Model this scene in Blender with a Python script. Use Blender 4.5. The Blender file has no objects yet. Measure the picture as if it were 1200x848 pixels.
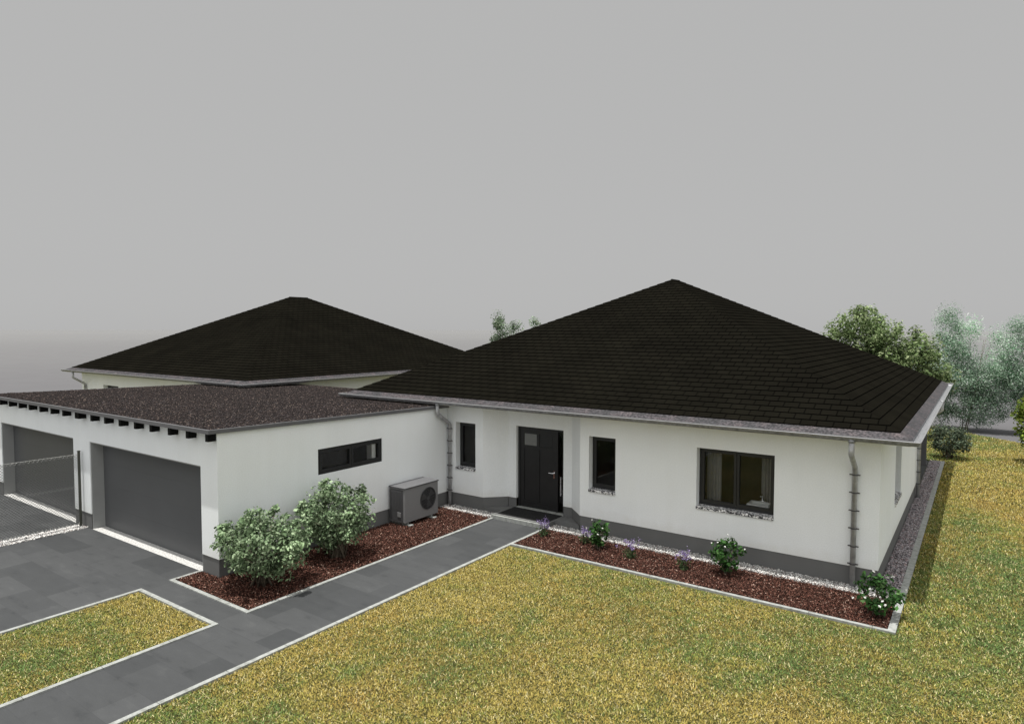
import bpy, math, random
import numpy as np
from mathutils import Vector, Matrix

random.seed(7)
rng = np.random.default_rng(11)
R = math.radians
scene = bpy.context.scene
col = scene.collection

# ------------------------------------------------------------------ camera
def setup_camera():
    yaw, pit, rol = R(-35.289), R(-2.812), R(0.084)
    fw = Vector((math.sin(yaw)*math.cos(pit), math.cos(yaw)*math.cos(pit), math.sin(pit)))
    rt = Vector((math.cos(yaw), -math.sin(yaw), 0))
    up = rt.cross(fw)
    r2 = rt*math.cos(rol) + up*math.sin(rol)
    u2 = -rt*math.sin(rol) + up*math.cos(rol)
    cd = bpy.data.cameras.new('camera')
    cd.sensor_fit = 'HORIZONTAL'; cd.sensor_width = 36.0
    cd.lens = 36.0*778.176/1200.0
    cd.clip_start = 0.1; cd.clip_end = 6000
    co = bpy.data.objects.new('camera', cd); col.objects.link(co)
    M = Matrix.Identity(4)
    for i in range(3):
        M[i][0] = r2[i]; M[i][1] = u2[i]; M[i][2] = -fw[i]
    M[0][3], M[1][3], M[2][3] = 12.365, -7.314, 5.001
    co.matrix_world = M
    scene.camera = co
setup_camera()

# ------------------------------------------------------------------ materials
def new_mat(name):
    m = bpy.data.materials.new(name); m.use_nodes = True
    nt = m.node_tree; nt.nodes.clear()
    out = nt.nodes.new('ShaderNodeOutputMaterial')
    return m, nt, out
def N(nt, t, **kw):
    n = nt.nodes.new(t)
    for k, v in kw.items():
        setattr(n, k, v)
    return n
def setin(n, **kw):
    for k, v in kw.items():
        n.inputs[k.replace('_', ' ')].default_value = v
def rgba(c): return (c[0], c[1], c[2], 1.0)
def principled(nt, out, rough=0.6, spec=0.3, metal=0.0):
    b = N(nt, 'ShaderNodeBsdfPrincipled')
    b.inputs['Roughness'].default_value = rough
    b.inputs['Metallic'].default_value = metal
    b.inputs['Specular IOR Level'].default_value = spec
    nt.links.new(b.outputs[0], out.inputs[0])
    return b
def coord(nt, kind='Object'):
    return N(nt, 'ShaderNodeTexCoord').outputs[kind]
def noise(nt, vec, scale, detail=4, rough=0.55):
    n = N(nt, 'ShaderNodeTexNoise')
    n.inputs['Scale'].default_value = scale
    n.inputs['Detail'].default_value = detail
    n.inputs['Roughness'].default_value = rough
    nt.links.new(vec, n.inputs['Vector'])
    return n
def ramp(nt, fac, stops):
    r = N(nt, 'ShaderNodeValToRGB')
    cr = r.color_ramp
    while len(cr.elements) < len(stops): cr.elements.new(0.5)
    for e, (p, c) in zip(cr.elements, stops):
        e.position = p; e.color = rgba(c)
    nt.links.new(fac, r.inputs[0])
    return r
def bump(nt, h, b, strength=0.2, dist=0.01):
    n = N(nt, 'ShaderNodeBump')
    n.inputs['Strength'].default_value = strength
    n.inputs['Distance'].default_value = dist
    nt.links.new(h, n.inputs['Height'])
    nt.links.new(n.outputs[0], b.inputs['Normal'])
def mixc(nt, fac, a, b, mode='MIX'):
    m = N(nt, 'ShaderNodeMix', data_type='RGBA', blend_type=mode)
    if isinstance(fac, float): m.inputs[0].default_value = fac
    else: nt.links.new(fac, m.inputs[0])
    for s, i in ((a, 6), (b, 7)):
        if isinstance(s, tuple): m.inputs[i].default_value = rgba(s)
        else: nt.links.new(s, m.inputs[i])
    return m.outputs[2]

def mottled(name, c, var=0.12, scale=6.0, rough=0.6, spec=0.3, metal=0.0, bscale=None, bstr=0.15, bdist=0.004):
    m, nt, out = new_mat(name)
    b = principled(nt, out, rough, spec, metal)
    v = coord(nt)
    n = noise(nt, v, scale)
    lo = tuple(x*(1-var) for x in c); hi = tuple(min(1, x*(1+var)) for x in c)
    r = ramp(nt, n.outputs[0], [(0.3, lo), (0.7, hi)])
    nt.links.new(r.outputs[0], b.inputs['Base Color'])
    if bscale:
        n2 = noise(nt, v, bscale, 3)
        bump(nt, n2.outputs[0], b, bstr, bdist)
    return m

def make_stucco():
    m, nt, out = new_mat('white_render')
    b = principled(nt, out, 0.85, 0.15)
    v = coord(nt)
    n = noise(nt, v, 0.9, 5)
    n2 = noise(nt, v, 45, 3)
    c1 = ramp(nt, n.outputs[0], [(0.3, (0.805, 0.832, 0.84)), (0.7, (0.845, 0.872, 0.88))])
    c2 = ramp(nt, n2.outputs[0], [(0.35, (0.93, 0.93, 0.93)), (0.65, (1, 1, 1))])
    c = mixc(nt, 1.0, c1.outputs[0], c2.outputs[0], 'MULTIPLY')
    # faint rain streaks and soil splash low on the wall
    mp = N(nt, 'ShaderNodeMapping'); mp.inputs['Scale'].default_value = (3.0, 3.0, 0.22); nt.links.new(v, mp.inputs[0])
    ns = noise(nt, mp.outputs[0], 1.5, 6, 0.6)
    rs = ramp(nt, ns.outputs[0], [(0.30, (0.982, 0.98, 0.975)), (0.6, (1, 1, 1))])
    c = mixc(nt, 1.0, c, rs.outputs[0], 'MULTIPLY')
    geo = N(nt, 'ShaderNodeNewGeometry'); sz = N(nt, 'ShaderNodeSeparateXYZ'); nt.links.new(geo.outputs['Position'], sz.inputs[0])
    nb = noise(nt, v, 4.0, 5)
    ma = N(nt, 'ShaderNodeMath', operation='MULTIPLY_ADD'); nt.links.new(nb.outputs[0], ma.inputs[0]); ma.inputs[1].default_value = -0.5; nt.links.new(sz.outputs['Z'], ma.inputs[2])
    rz = ramp(nt, ma.outputs[0], [(0.10, (0.93, 0.92, 0.90)), (0.36, (1, 1, 1))])
    c = mixc(nt, 1.0, c, rz.outputs[0], 'MULTIPLY')
    nt.links.new(c, b.inputs['Base Color'])
    n3 = noise(nt, v, 120, 3)
    bump(nt, n3.outputs[0], b, 0.35, 0.006)
    return m

def make_slate():
    m, nt, out = new_mat('slate_paving')
    b = principled(nt, out, 0.65, 0.25)
    v = coord(nt)
    br = N(nt, 'ShaderNodeTexBrick', offset=0.5, squash=1.0)
    nt.links.new(v, br.inputs['Vector'])
    setin(br, Scale=1.0, Mortar_Size=0.004, Mortar_Smooth=0.3, Bias=0.0, Brick_Width=1.2, Row_Height=0.6)
    br.inputs['Color1'].default_value = rgba((0.040, 0.042, 0.0435))
    br.inputs['Color2'].default_value = rgba((0.058, 0.060, 0.0615))
    br.inputs['Mortar'].default_value = rgba((0.040, 0.0415, 0.043))
    mp = N(nt, 'ShaderNodeMapping'); mp.inputs['Scale'].default_value = (1.0, 2.6, 1)
    nt.links.new(v, mp.inputs[0])
    n = noise(nt, mp.outputs[0], 1.6, 7, 0.65)
    r = ramp(nt, n.outputs[0], [(0.3, (0.70, 0.71, 0.72)), (0.42, (0.95, 0.95, 0.95)), (0.58, (1.02, 1.02, 1.02)), (0.72, (1.25, 1.24, 1.22))])
    n2 = noise(nt, v, 60, 4)
    r2 = ramp(nt, n2.outputs[0], [(0.3, (0.9, 0.9, 0.9)), (0.7, (1.1, 1.1, 1.1))])
    c = mixc(nt, 1.0, br.outputs[0], r.outputs[0], 'MULTIPLY')
    c = mixc(nt, 1.0, c, r2.outputs[0], 'MULTIPLY')
    nt.links.new(c, b.inputs['Base Color'])
    bump(nt, n.outputs[0], b, 0.25, 0.01)
    return m

def make_tiles():
    m, nt, out = new_mat('black_roof_tiles')
    b = principled(nt, out, 0.9, 0.0)
    uv = N(nt, 'ShaderNodeUVMap').outputs[0]
    br = N(nt, 'ShaderNodeTexBrick', offset=0.5)
    nt.links.new(uv, br.inputs['Vector'])
    setin(br, Scale=1.0, Mortar_Size=0.04, Mortar_Smooth=0.1, Bias=0.0, Brick_Width=1.0, Row_Height=1.0)
    br.inputs['Color1'].default_value = rgba((0.0062, 0.0058, 0.0045))
    br.inputs['Color2'].default_value = rgba((0.0074, 0.0069, 0.0053))
    br.inputs['Mortar'].default_value = rgba((0.0022, 0.0021, 0.0018))
    v = coord(nt)
    n = noise(nt, v, 0.8, 5)
    r = ramp(nt, n.outputs[0], [(0.3, (0.85, 0.85, 0.85)), (0.7, (1.2, 1.2, 1.15))])
    c = mixc(nt, 1.0, br.outputs[0], r.outputs[0], 'MULTIPLY')
    nt.links.new(c, b.inputs['Base Color'])
    return m

def make_speckle(name, stops, scale, rough=0.9, big=None, bstr=0.5, bdist=0.02):
    m, nt, out = new_mat(name)
    b = principled(nt, out, rough, 0.15)
    v = coord(nt)
    vo = N(nt, 'ShaderNodeTexVoronoi'); vo.inputs['Scale'].default_value = scale
    nt.links.new(v, vo.inputs['Vector'])
    sp = N(nt, 'ShaderNodeSeparateColor'); nt.links.new(vo.outputs['Color'], sp.inputs[0])
    r = ramp(nt, sp.outputs[0], stops)
    c = r.outputs[0]
    if big:
        n = noise(nt, v, big, 4)
        r2 = ramp(nt, n.outputs[0], [(0.3, (0.8, 0.8, 0.8)), (0.7, (1.2, 1.2, 1.2))])
        c = mixc(nt, 1.0, c, r2.outputs[0], 'MULTIPLY')
    nt.links.new(c, b.inputs['Base Color'])
    bump(nt, vo.outputs['Distance'], b, bstr, bdist)
    return m

def make_flashing():
    m, nt, out = new_mat('eave_flashing')
    b = principled(nt, out, 0.6, 0.3, 0.2)
    v = coord(nt)
    n = noise(nt, v, 3.0, 5)
    n2 = noise(nt, v, 22, 2)
    r = ramp(nt, n.outputs[0], [(0.35, (0.024, 0.024, 0.026)), (0.5, (0.036, 0.033, 0.036)), (0.65, (0.055, 0.045, 0.047))])
    r2 = ramp(nt, n2.outputs[0], [(0.38, (0.4, 0.4, 0.42)), (0.5, (1, 1, 1)), (0.60, (1.9, 1.85, 1.85))])
    c = mixc(nt, 1.0, r.outputs[0], r2.outputs[0], 'MULTIPLY')
    nt.links.new(c, b.inputs['Base Color'])
    return m

def make_glass():
    m, nt, out = new_mat('window_glass')
    fr = N(nt, 'ShaderNodeFresnel'); fr.inputs['IOR'].default_value = 1.5
    tr = N(nt, 'ShaderNodeBsdfTransparent'); tr.inputs['Color'].default_value = (0.88, 0.89, 0.88, 1)
    gl = N(nt, 'ShaderNodeBsdfGlossy'); gl.inputs['Roughness'].default_value = 0.01
    gl.inputs['Color'].default_value = (0.8, 0.8, 0.8, 1)
    mx = N(nt, 'ShaderNodeMixShader')
    nt.links.new(fr.outputs[0], mx.inputs[0]); nt.links.new(tr.outputs[0], mx.inputs[1]); nt.links.new(gl.outputs[0], mx.inputs[2])
    nt.links.new(mx.outputs[0], out.inputs[0])
    return m

def make_attr(name, rough=0.7, transl=0.25, spec=0.2):
    m, nt, out = new_mat(name)
    a = N(nt, 'ShaderNodeAttribute', attribute_name='Col')
    b = N(nt, 'ShaderNodeBsdfPrincipled')
    b.inputs['Roughness'].default_value = rough
    b.inputs['Specular IOR Level'].default_value = spec
    nt.links.new(a.outputs['Color'], b.inputs['Base Color'])
    if transl > 0:
        t = N(nt, 'ShaderNodeBsdfTranslucent')
        nt.links.new(a.outputs['Color'], t.inputs['Color'])
        mx = N(nt, 'ShaderNodeMixShader'); mx.inputs[0].default_value = transl
        nt.links.new(b.outputs[0], mx.inputs[1]); nt.links.new(t.outputs[0], mx.inputs[2])
        nt.links.new(mx.outputs[0], out.inputs[0])
    else:
        nt.links.new(b.outputs[0], out.inputs[0])
    return m

def make_ground():
    m, nt, out = new_mat('grey_plain')
    b = principled(nt, out, 0.95, 0.05)
    v = coord(nt)
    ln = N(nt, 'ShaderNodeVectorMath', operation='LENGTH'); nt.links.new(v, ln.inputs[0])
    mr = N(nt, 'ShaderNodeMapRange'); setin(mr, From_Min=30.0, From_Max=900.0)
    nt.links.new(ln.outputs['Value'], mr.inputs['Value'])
    r = ramp(nt, mr.outputs[0], [(0.0, (0.110, 0.108, 0.113)), (0.10, (0.136, 0.135, 0.137)), (0.40, (0.160, 0.160, 0.160)), (1.0, (0.171, 0.171, 0.171))])  # base colour lightens with distance, painting in aerial haze
    n = noise(nt, v, 0.25, 6)
    r2 = ramp(nt, n.outputs[0], [(0.3, (0.97, 0.97, 0.97)), (0.7, (1.03, 1.03, 1.03))])
    c = mixc(nt, 1.0, r.outputs[0], r2.outputs[0], 'MULTIPLY')
    nt.links.new(c, b.inputs['Base Color'])
    return m

def make_lawn_soil():
    m, nt, out = new_mat('lawn_soil')
    b = principled(nt, out, 0.95, 0.0)
    v = coord(nt)
    n = noise(nt, v, 25, 5); n2 = noise(nt, v, 0.5, 4)
    r = ramp(nt, n.outputs[0], [(0.3, (0.045, 0.042, 0.018)), (0.55, (0.095, 0.085, 0.035)), (0.75, (0.16, 0.14, 0.06))])
    r2 = ramp(nt, n2.outputs[0], [(0.35, (0.85, 1.05, 0.9)), (0.65, (1.1, 1.0, 0.9))])
    c = mixc(nt, 1.0, r.outputs[0], r2.outputs[0], 'MULTIPLY')
    nt.links.new(c, b.inputs['Base Color'])
    return m

def make_kerb():
    m, nt, out = new_mat('pale_concrete')
    b = principled(nt, out, 0.9, 0.1)
    v = coord(nt)
    n = noise(nt, v, 9, 6, 0.65); n2 = noise(nt, v, 70, 3)
    r = ramp(nt, n.outputs[0], [(0.28, (0.17, 0.175, 0.16)), (0.5, (0.29, 0.30, 0.285)), (0.75, (0.36, 0.37, 0.355))])
    r2 = ramp(nt, n2.outputs[0], [(0.35, (0.85, 0.85, 0.85)), (0.65, (1.1, 1.1, 1.1))])
    c = mixc(nt, 1.0, r.outputs[0], r2.outputs[0], 'MULTIPLY')
    sp = N(nt, 'ShaderNodeSeparateXYZ'); nt.links.new(v, sp.inputs[0])
    for ax in ('X', 'Y'):
        md = N(nt, 'ShaderNodeMath', operation='PINGPONG'); nt.links.new(sp.outputs[ax], md.inputs[0]); md.inputs[1].default_value = 0.5
        lt = N(nt, 'ShaderNodeMath', operation='LESS_THAN'); nt.links.new(md.outputs[0], lt.inputs[0]); lt.inputs[1].default_value = 0.004
        c = mixc(nt, lt.outputs[0], c, (0.08, 0.08, 0.075))
    nt.links.new(c, b.inputs['Base Color'])
    bump(nt, n2.outputs[0], b, 0.3, 0.004)
    return m

def make_granite():
    return make_speckle('granite_sill', [(0.0, (0.02, 0.02, 0.025)), (0.38, (0.06, 0.06, 0.07)), (0.5, (0.40, 0.40, 0.41)), (0.8, (0.85, 0.85, 0.85))], 42, 0.4)

M = dict(
    wall=make_stucco(),
    plinth=mottled('grey_plinth', (0.135, 0.136, 0.134), 0.07, 1.2, 0.85, 0.1, bscale=90, bstr=0.25),
    jamb=mottled('grey_jamb', (0.30, 0.305, 0.30), 0.06, 1.5, 0.8, 0.1),
    slate=make_slate(), tiles=make_tiles(), flash=make_flashing(), glass=make_glass(),
    zinc=mottled('zinc', (0.235, 0.24, 0.25), 0.35, 14, 0.45, 0.4, 0.35),
    zincpipe=mottled('zinc_pipe', (0.37, 0.375, 0.385), 0.25, 9, 0.5, 0.4, 0.15),
    zincrim=mottled('zinc_bright', (0.26, 0.26, 0.265), 0.1, 5, 0.4, 0.4, 0.3),
    garroof=make_speckle('gravel_roofing', [(0.0, (0.010, 0.008, 0.009)), (0.45, (0.019, 0.015, 0.016)), (0.75, (0.034, 0.027, 0.027)), (0.95, (0.085, 0.07, 0.062))], 26, big=0.4),
    fascia=mottled('fascia_grey', (0.11, 0.11, 0.115), 0.08, 3, 0.55),
    rafter=mottled('dark_rafter', (0.006, 0.006, 0.006), 0.2, 10, 0.7, 0.1),
    garage=mottled('anthracite_door', (0.092, 0.095, 0.098), 0.04, 1.0, 0.5, 0.3),
    anthracite=mottled('anthracite_frame', (0.017, 0.0175, 0.018), 0.08, 6, 0.38, 0.4),
    black=mottled('black_lacquer', (0.016, 0.016, 0.0165), 0.1, 5, 0.42, 0.4),
    soffit=mottled('white_soffit', (0.72, 0.715, 0.68), 0.03, 3, 0.7),
    sill=make_granite(),
    concrete=make_kerb(),
    threshold=mottled('white_concrete', (0.46, 0.455, 0.44), 0.40, 30, 0.9, 0.1),
    interior=mottled('dim_interior', (0.13, 0.118, 0.088), 0.3, 1.2, 0.9, 0.05),
    intfloor=mottled('interior_floor', (0.12, 0.08, 0.05), 0.2, 5, 0.6, 0.2),
    curtain=mottled('grey_curtain', (0.27, 0.27, 0.27), 0.08, 7, 0.9, 0.05),
    porcelain=mottled('white_porcelain', (0.92, 0.93, 0.93), 0.03, 3, 0.2, 0.5),
    chrome=mottled('chrome', (0.85, 0.86, 0.88), 0.03, 3, 0.12, 0.5, 1.0),
    casing=mottled('grey_casing', (0.19, 0.191, 0.193), 0.05, 2, 0.45, 0.35),
    casing_dark=mottled('dark_casing', (0.062, 0.062, 0.064), 0.06, 3, 0.5, 0.3),
    fan=mottled('black_grille', (0.02, 0.02, 0.021), 0.1, 5, 0.5, 0.3),
    mat=mottled('door_mat', (0.030, 0.030, 0.030), 0.25, 60, 0.95, 0.05, bscale=160, bstr=0.6, bdist=0.01),
    wire=mottled('fence_wire', (0.12, 0.122, 0.112), 0.25, 20, 0.5, 0.4, 0.4),
    post=mottled('fence_post', (0.06, 0.062, 0.05), 0.15, 10, 0.6, 0.3),
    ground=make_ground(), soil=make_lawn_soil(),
    bedsoil=mottled('bed_soil', (0.028, 0.015, 0.011), 0.4, 25, 0.95, 0.05),
    gravelbase=mottled('gravel_base', (0.22, 0.215, 0.21), 0.35, 45, 0.95, 0.05),
    grass=make_attr('grass_blades', 0.7, 0.25, 0.15),
    leaf=make_attr('leaves', 0.7, 0.25, 0.08), treeleaf=make_attr('tree_leaves', 0.8, 0.45, 0.05),
    chip=make_attr('bark_chips', 0.85, 0.0, 0.1),
    stone=make_attr('gravel_stones', 0.8, 0.0, 0.15),
    bark=mottled('tree_bark', (0.12, 0.10, 0.075), 0.3, 14, 0.95, 0.05, bscale=40, bstr=0.6, bdist=0.02),
)

# ------------------------------------------------------------------ helpers
class MB:
    """collects shapes and links them as one mesh object"""
    def __init__(s, O=(0, 0, 0), U=(1, 0, 0), V=(0, 1, 0)):
        s.v = []; s.f = []; s.uv = []
        s.O = Vector(O); s.U = Vector(U); s.V = Vector(V)
    def P(s, u, v, z): return tuple(s.O + s.U*u + s.V*v + Vector((0, 0, z)))
    def face(s, pts, uv=None):
        i = len(s.v); s.v += [s.P(*p) for p in pts]
        s.f.append(tuple(range(i, i+len(pts)))); s.uv.append(uv)
    def box(s, a0, a1, b0, b1, z0, z1):
        i = len(s.v)
        for z in (z0, z1):
            for (a, b) in ((a0, b0), (a1, b0), (a1, b1), (a0, b1)): s.v.append(s.P(a, b, z))
        for q in ((3, 2, 1, 0), (4, 5, 6, 7), (0, 1, 5, 4), (1, 2, 6, 5), (2, 3, 7, 6), (3, 0, 4, 7)):
            s.f.append(tuple(i+k for k in q)); s.uv.append(None)
    def tube(s, pts, r, n=8, cap=True):
        pts = [Vector(s.P(*p)) for p in pts]
        rs = r if isinstance(r, (list, tuple)) else [r]*len(pts)
        i0 = len(s.v); prev = None
        for k, p in enumerate(pts):
            d = (pts[min(k+1, len(pts)-1)] - pts[max(k-1, 0)]).normalized()
            if prev is None:
                a = d.cross(Vector((0, 0, 1)))
                if a.length < 0.05: a = d.cross(Vector((1, 0, 0)))
                a.normalize()
            else:
                a = (prev - d*prev.dot(d)).normalized()
            prev = a; b = d.cross(a)
            for j in range(n):
                t = 2*math.pi*j/n
                s.v.append(tuple(p + (a*math.cos(t)+b*math.sin(t))*rs[k]))
        for k in range(len(pts)-1):
            for j in range(n):
                s.f.append((i0+k*n+j, i0+k*n+(j+1) % n, i0+(k+1)*n+(j+1) % n, i0+(k+1)*n+j)); s.uv.append(None)
        if cap:
            s.f.append(tuple(i0+j for j in range(n))[::-1]); s.uv.append(None)
            e = i0+(len(pts)-1)*n
            s.f.append(tuple(e+j for j in range(n))); s.uv.append(None)
    def build(s, name, mat, parent=None, smooth=False, bevel=0.0):
        me = bpy.data.meshes.new(name)
        me.from_pydata(s.v, [], s.f)
        if any(u is not None for u in s.uv):
            ul = me.uv_layers.new(name='UVMap')
            k = 0
            for f, u in zip(s.f, s.uv):
                for j in range(len(f)):
                    ul.data[k].uv = u[j] if u else (0, 0)
                    k += 1
        me.materials.append(mat)
        if smooth:
            for p in me.polygons: p.use_smooth = True
        me.update()
        o = bpy.data.objects.new(name, me); col.objects.link(o)
        if parent:
            o.parent = parent
            o.location = -parent_world(parent)
        if bevel:
            bm = o.modifiers.new('bevel', 'BEVEL'); bm.width = bevel; bm.segments = 2; bm.limit_method = 'ANGLE'
        return o

def parent_world(p):
    v = Vector((0, 0, 0))
    while p: v += p.location; p = p.parent
    return v

def tag(o, label=None, cat=None, group=None, kind=None):
    if label: o['label'] = label
    if cat: o['category'] = cat
    if group: o['group'] = group
    if kind: o['kind'] = kind
    return o
def thing(name, label, cat, loc, group=None):
    o = bpy.data.objects.new(name, None); col.objects.link(o)
    o.location = loc; o.empty_display_size = 0.2
    return tag(o, label, cat, group)
def copy_tree(o, parent=None):
    c = o.copy(); col.objects.link(c)
    if parent: c.parent = parent
    for ch in o.children: copy_tree(ch, c)
    return c

def np_mesh(name, V, F, C, mat, parent=None, smooth=False):
    """V (n,3), F (m,k) same-size faces, C (n,3) colour per vertex"""
    me = bpy.data.meshes.new(name)
    n, (m, k) = len(V), F.shape
    me.vertices.add(n); me.vertices.foreach_set('co', V.astype(np.float32).ravel())
    me.loops.add(m*k); me.loops.foreach_set('vertex_index', F.astype(np.int32).ravel())
    me.polygons.add(m)
    me.polygons.foreach_set('loop_start', np.arange(0, m*k, k, dtype=np.int32))
    me.polygons.foreach_set('loop_total', np.full(m, k, dtype=np.int32))
    me.update(calc_edges=True); me.validate()
    a = me.color_attributes.new('Col', 'FLOAT_COLOR', 'POINT')
    CC = np.ones((n, 4), np.float32); CC[:, :3] = C
    a.data.foreach_set('color', CC.ravel())
    me.materials.append(mat)
    if smooth: me.polygons.foreach_set('use_smooth', np.ones(m, bool))
    o = bpy.data.objects.new(name, me); col.objects.link(o)
    if parent:
        o.parent = parent; o.location = -parent_world(parent)
    return o

def unit(a): return a/np.maximum(np.linalg.norm(a, axis=1, keepdims=True), 1e-9)
def leaves(P, size, nrm, colr, aspect=0.55, fold=0.25):
    """rhombic folded leaves: two triangles-quads sharing a midrib -> one quad each"""
    n = len(P)
    nrm = unit(nrm)
    t = unit(np.cross(nrm, rng.normal(size=(n, 3))))
    b = np.cross(nrm, t)
    s = size[:, None]
    A = P - t*s*0.5
    Bq = P + b*s*aspect*0.5 + nrm*s*fold*0.3
    Cq = P + t*s*0.5
    D = P - b*s*aspect*0.5 + nrm*s*fold*0.3
    V = np.stack([A, Bq, Cq, D], 1).reshape(-1, 3)
    i = np.arange(n)*4
    F = np.concatenate([np.stack([i, i+1, i+2], 1), np.stack([i, i+2, i+3], 1)])
    C = np.repeat(colr, 4, axis=0)
    return V, F, C

def stones(P, size, colr):
    n = len(P)
    base = np.array([[1, 0, 0], [0, 1, 0], [-1, 0, 0], [0, -1, 0], [0, 0, 1], [0, 0, -1]], float)
    V = base[None]*(size[:, None, None]*rng.uniform(0.6, 1.2, (n, 6, 1)))
    V[:, :, 2] *= 0.75
    a = rng.uniform(0, 6.28, n); c, s = np.cos(a), np.sin(a)
    x = V[:, :, 0]*c[:, None]-V[:, :, 1]*s[:, None]; y = V[:, :, 0]*s[:, None]+V[:, :, 1]*c[:, None]
    V[:, :, 0] = x; V[:, :, 1] = y
    V += rng.normal(0, 0.15, V.shape)*size[:, None, None]
    V = (V+P[:, None]).reshape(-1, 3)
    t = np.array([[0, 1, 4], [1, 2, 4], [2, 3, 4], [3, 0, 4], [1, 0, 5], [2, 1, 5], [3, 2, 5], [0, 3, 5]])
    F = (np.arange(n)[:, None, None]*6+t[None]).reshape(-1, 3)
    return V, F, np.repeat(colr, 6, axis=0)

def vnoise(x, y, s, seed=0):
    x = x/s; y = y/s
    xi = np.floor(x).astype(int); yi = np.floor(y).astype(int)
    fx = x-xi; fy = y-yi; fx = fx*fx*(3-2*fx); fy = fy*fy*(3-2*fy)
    def h(a, b):
        v = np.sin(a*127.1+b*311.7+seed*74.7)*43758.5453
        return v-np.floor(v)
    return (h(xi, yi)*(1-fx)+h(xi+1, yi)*fx)*(1-fy)+(h(xi, yi+1)*(1-fx)+h(xi+1, yi+1)*fx)*fy

def struct_box(name, boxes, mat):
    mb = MB()
    for b in boxes: mb.box(*b)
    return tag(mb.build(name, mat), kind='structure')

# ------------------------------------------------------------------ ground, paving, kerbs
def build_ground():
    mb = MB(); S = 3000
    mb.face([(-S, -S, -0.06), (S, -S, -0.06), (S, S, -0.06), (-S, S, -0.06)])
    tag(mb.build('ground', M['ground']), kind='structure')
    # plot under the houses and the lawn
    mb = MB()
    mb.face([(-40, -17, -0.02), (30, -17, -0.02), (30, 13.5, -0.02), (13.17, 30.47, -0.02), (11.2, 32.6, -0.02), (-40, 32.6, -0.02)])
    mb.face([(-40, -17, -0.06), (30, -17, -0.06), (30, -17, -0.02), (-40, -17, -0.02)])
    tag(mb.build('lawn', M['soil']), kind='structure')
    mb = MB()
    for (x0, x1, y0, y1) in ((-5.87, -0.70, -14, 0), (-0.70, 1.87, -1.19, -0.66), (-0.70, -0.70+0.02, -0.66, 0)):
        if x1-x0 > 0.1: mb.box(x0, x1, y0, y1, -0.05, 0.0)
    tag(mb.build('driveway', M['slate']), kind='structure')
    mb = MB(); mb.box(8.58, 10.83, 16.18, 22.5, -0.05, 0.0)
    tag(mb.build('terrace', M['slate']), kind='structure')
    mb = MB(); mb.box(-12.3, -6.32, -14, 0, -0.05, 0.0)
    tag(mb.build('driveway', M['slate']), kind='structure')
    mb = MB(); mb.box(1.87+0.08, 3.50, -14, 6.56, -0.05, 0.0)
    mb.box(1.87, 1.95, -1.19, -0.58-0.08, -0.05, 0.0)
    tag(mb.build('path', M['slate']), kind='structure')
    k = 0.08; z0, z1 = -0.05, 0.022
    kerbs = [
        # island
        [(-0.70, 1.95, -1.27, -1.19, z0, z1), (1.87, 1.95, -14, -1.27, z0, z1), (-0.70, -0.62, -14, -1.27, z0, z1)],
        # shrub bed beside garage
        [(-0.70, -0.62, -0.66, 0.0, z0, z1), (-0.62, 1.87, -0.66, -0.58, z0, z1), (1.87, 1.95, -0.66, 6.56, z0, z1)],
        # path / lawn / front bed
        [(3.50, 3.58, -14, 6.56, z0, z1), (3.58, 11.22, 5.08, 5.16, z0, z1), (11.22, 11.34, 5.08, 22.6, z0, z1), (10.87, 11.22, 22.52, 22.6, z0, z1)],
    ]
    for bs in kerbs: struct_box('kerb', bs, M['concrete'])
    struct_box('kerb', [(1.87, 3.58, 6.56, 6.63, z0, 0.10)], M['concrete'])
    mb = MB()
    mb.box(-0.62, 1.87, -0.58, 6.57, -0.05, -0.004); mb.box(3.58, 11.22, 5.16, 6.57, -0.05, -0.004)
    tag(mb.build('garden_bed', M['bedsoil']), kind='structure')
    mb = MB()
    mb.box(0.0, 1.87, 6.57, 7.02, -0.05, -0.004); mb.box(3.58, 11.22, 6.57, 7.02, -0.05, -0.004)
    mb.box(10.84, 11.22, 7.02, 22.52, -0.05, -0.004); mb.box(-6.32, -5.87, -14, 0, -0.05, -0.004)
    tag(mb.build('gravel_bed', M['gravelbase']), kind='structure')

def in_rects(x, y, rects):
    m = np.zeros(len(x), bool)
    for (a, b, c, d) in rects: m |= (x > a) & (x < b) & (y > c) & (y < d)
    return m

def scatter(rects, dens):
    out = []
    for (a, b, c, d) in rects:
        n = int((b-a)*(d-c)*dens)
        out.append(np.stack([rng.uniform(a, b, n), rng.uniform(c, d, n)], 1))
    return np.concatenate(out)

def build_mulch():
    for rect in ((-0.61, 1.86, -0.57, 6.57), (3.59, 11.21, 5.17, 6.57)):
        q = scatter([rect], 3600)
        q = q[~((q[:, 0] < 0.015) & (q[:, 1] > -0.015))]
        n = len(q)
        P = np.stack([q[:, 0], q[:, 1], rng.uniform(0.0, 0.035, n)], 1)
        nr = rng.normal(size=(n, 3))*0.55 + np.array([0, 0, 1])
        pal = np.array([(0.110, 0.047, 0.034), (0.060, 0.026, 0.019), (0.175, 0.090, 0.066), (0.028, 0.014, 0.011), (0.36, 0.25, 0.20)])
        c = pal[rng.choice(5, n, p=[.31, .32, .13, .20, .04])]*rng.uniform(.75, 1.25, (n, 1))
        V, F, C = leaves(P, rng.uniform(0.017, 0.044, n), nr, c, 0.6, 0.3)
        tag(np_mesh('bark_mulch', V, F, C, M['chip']), kind='stuff')

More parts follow.
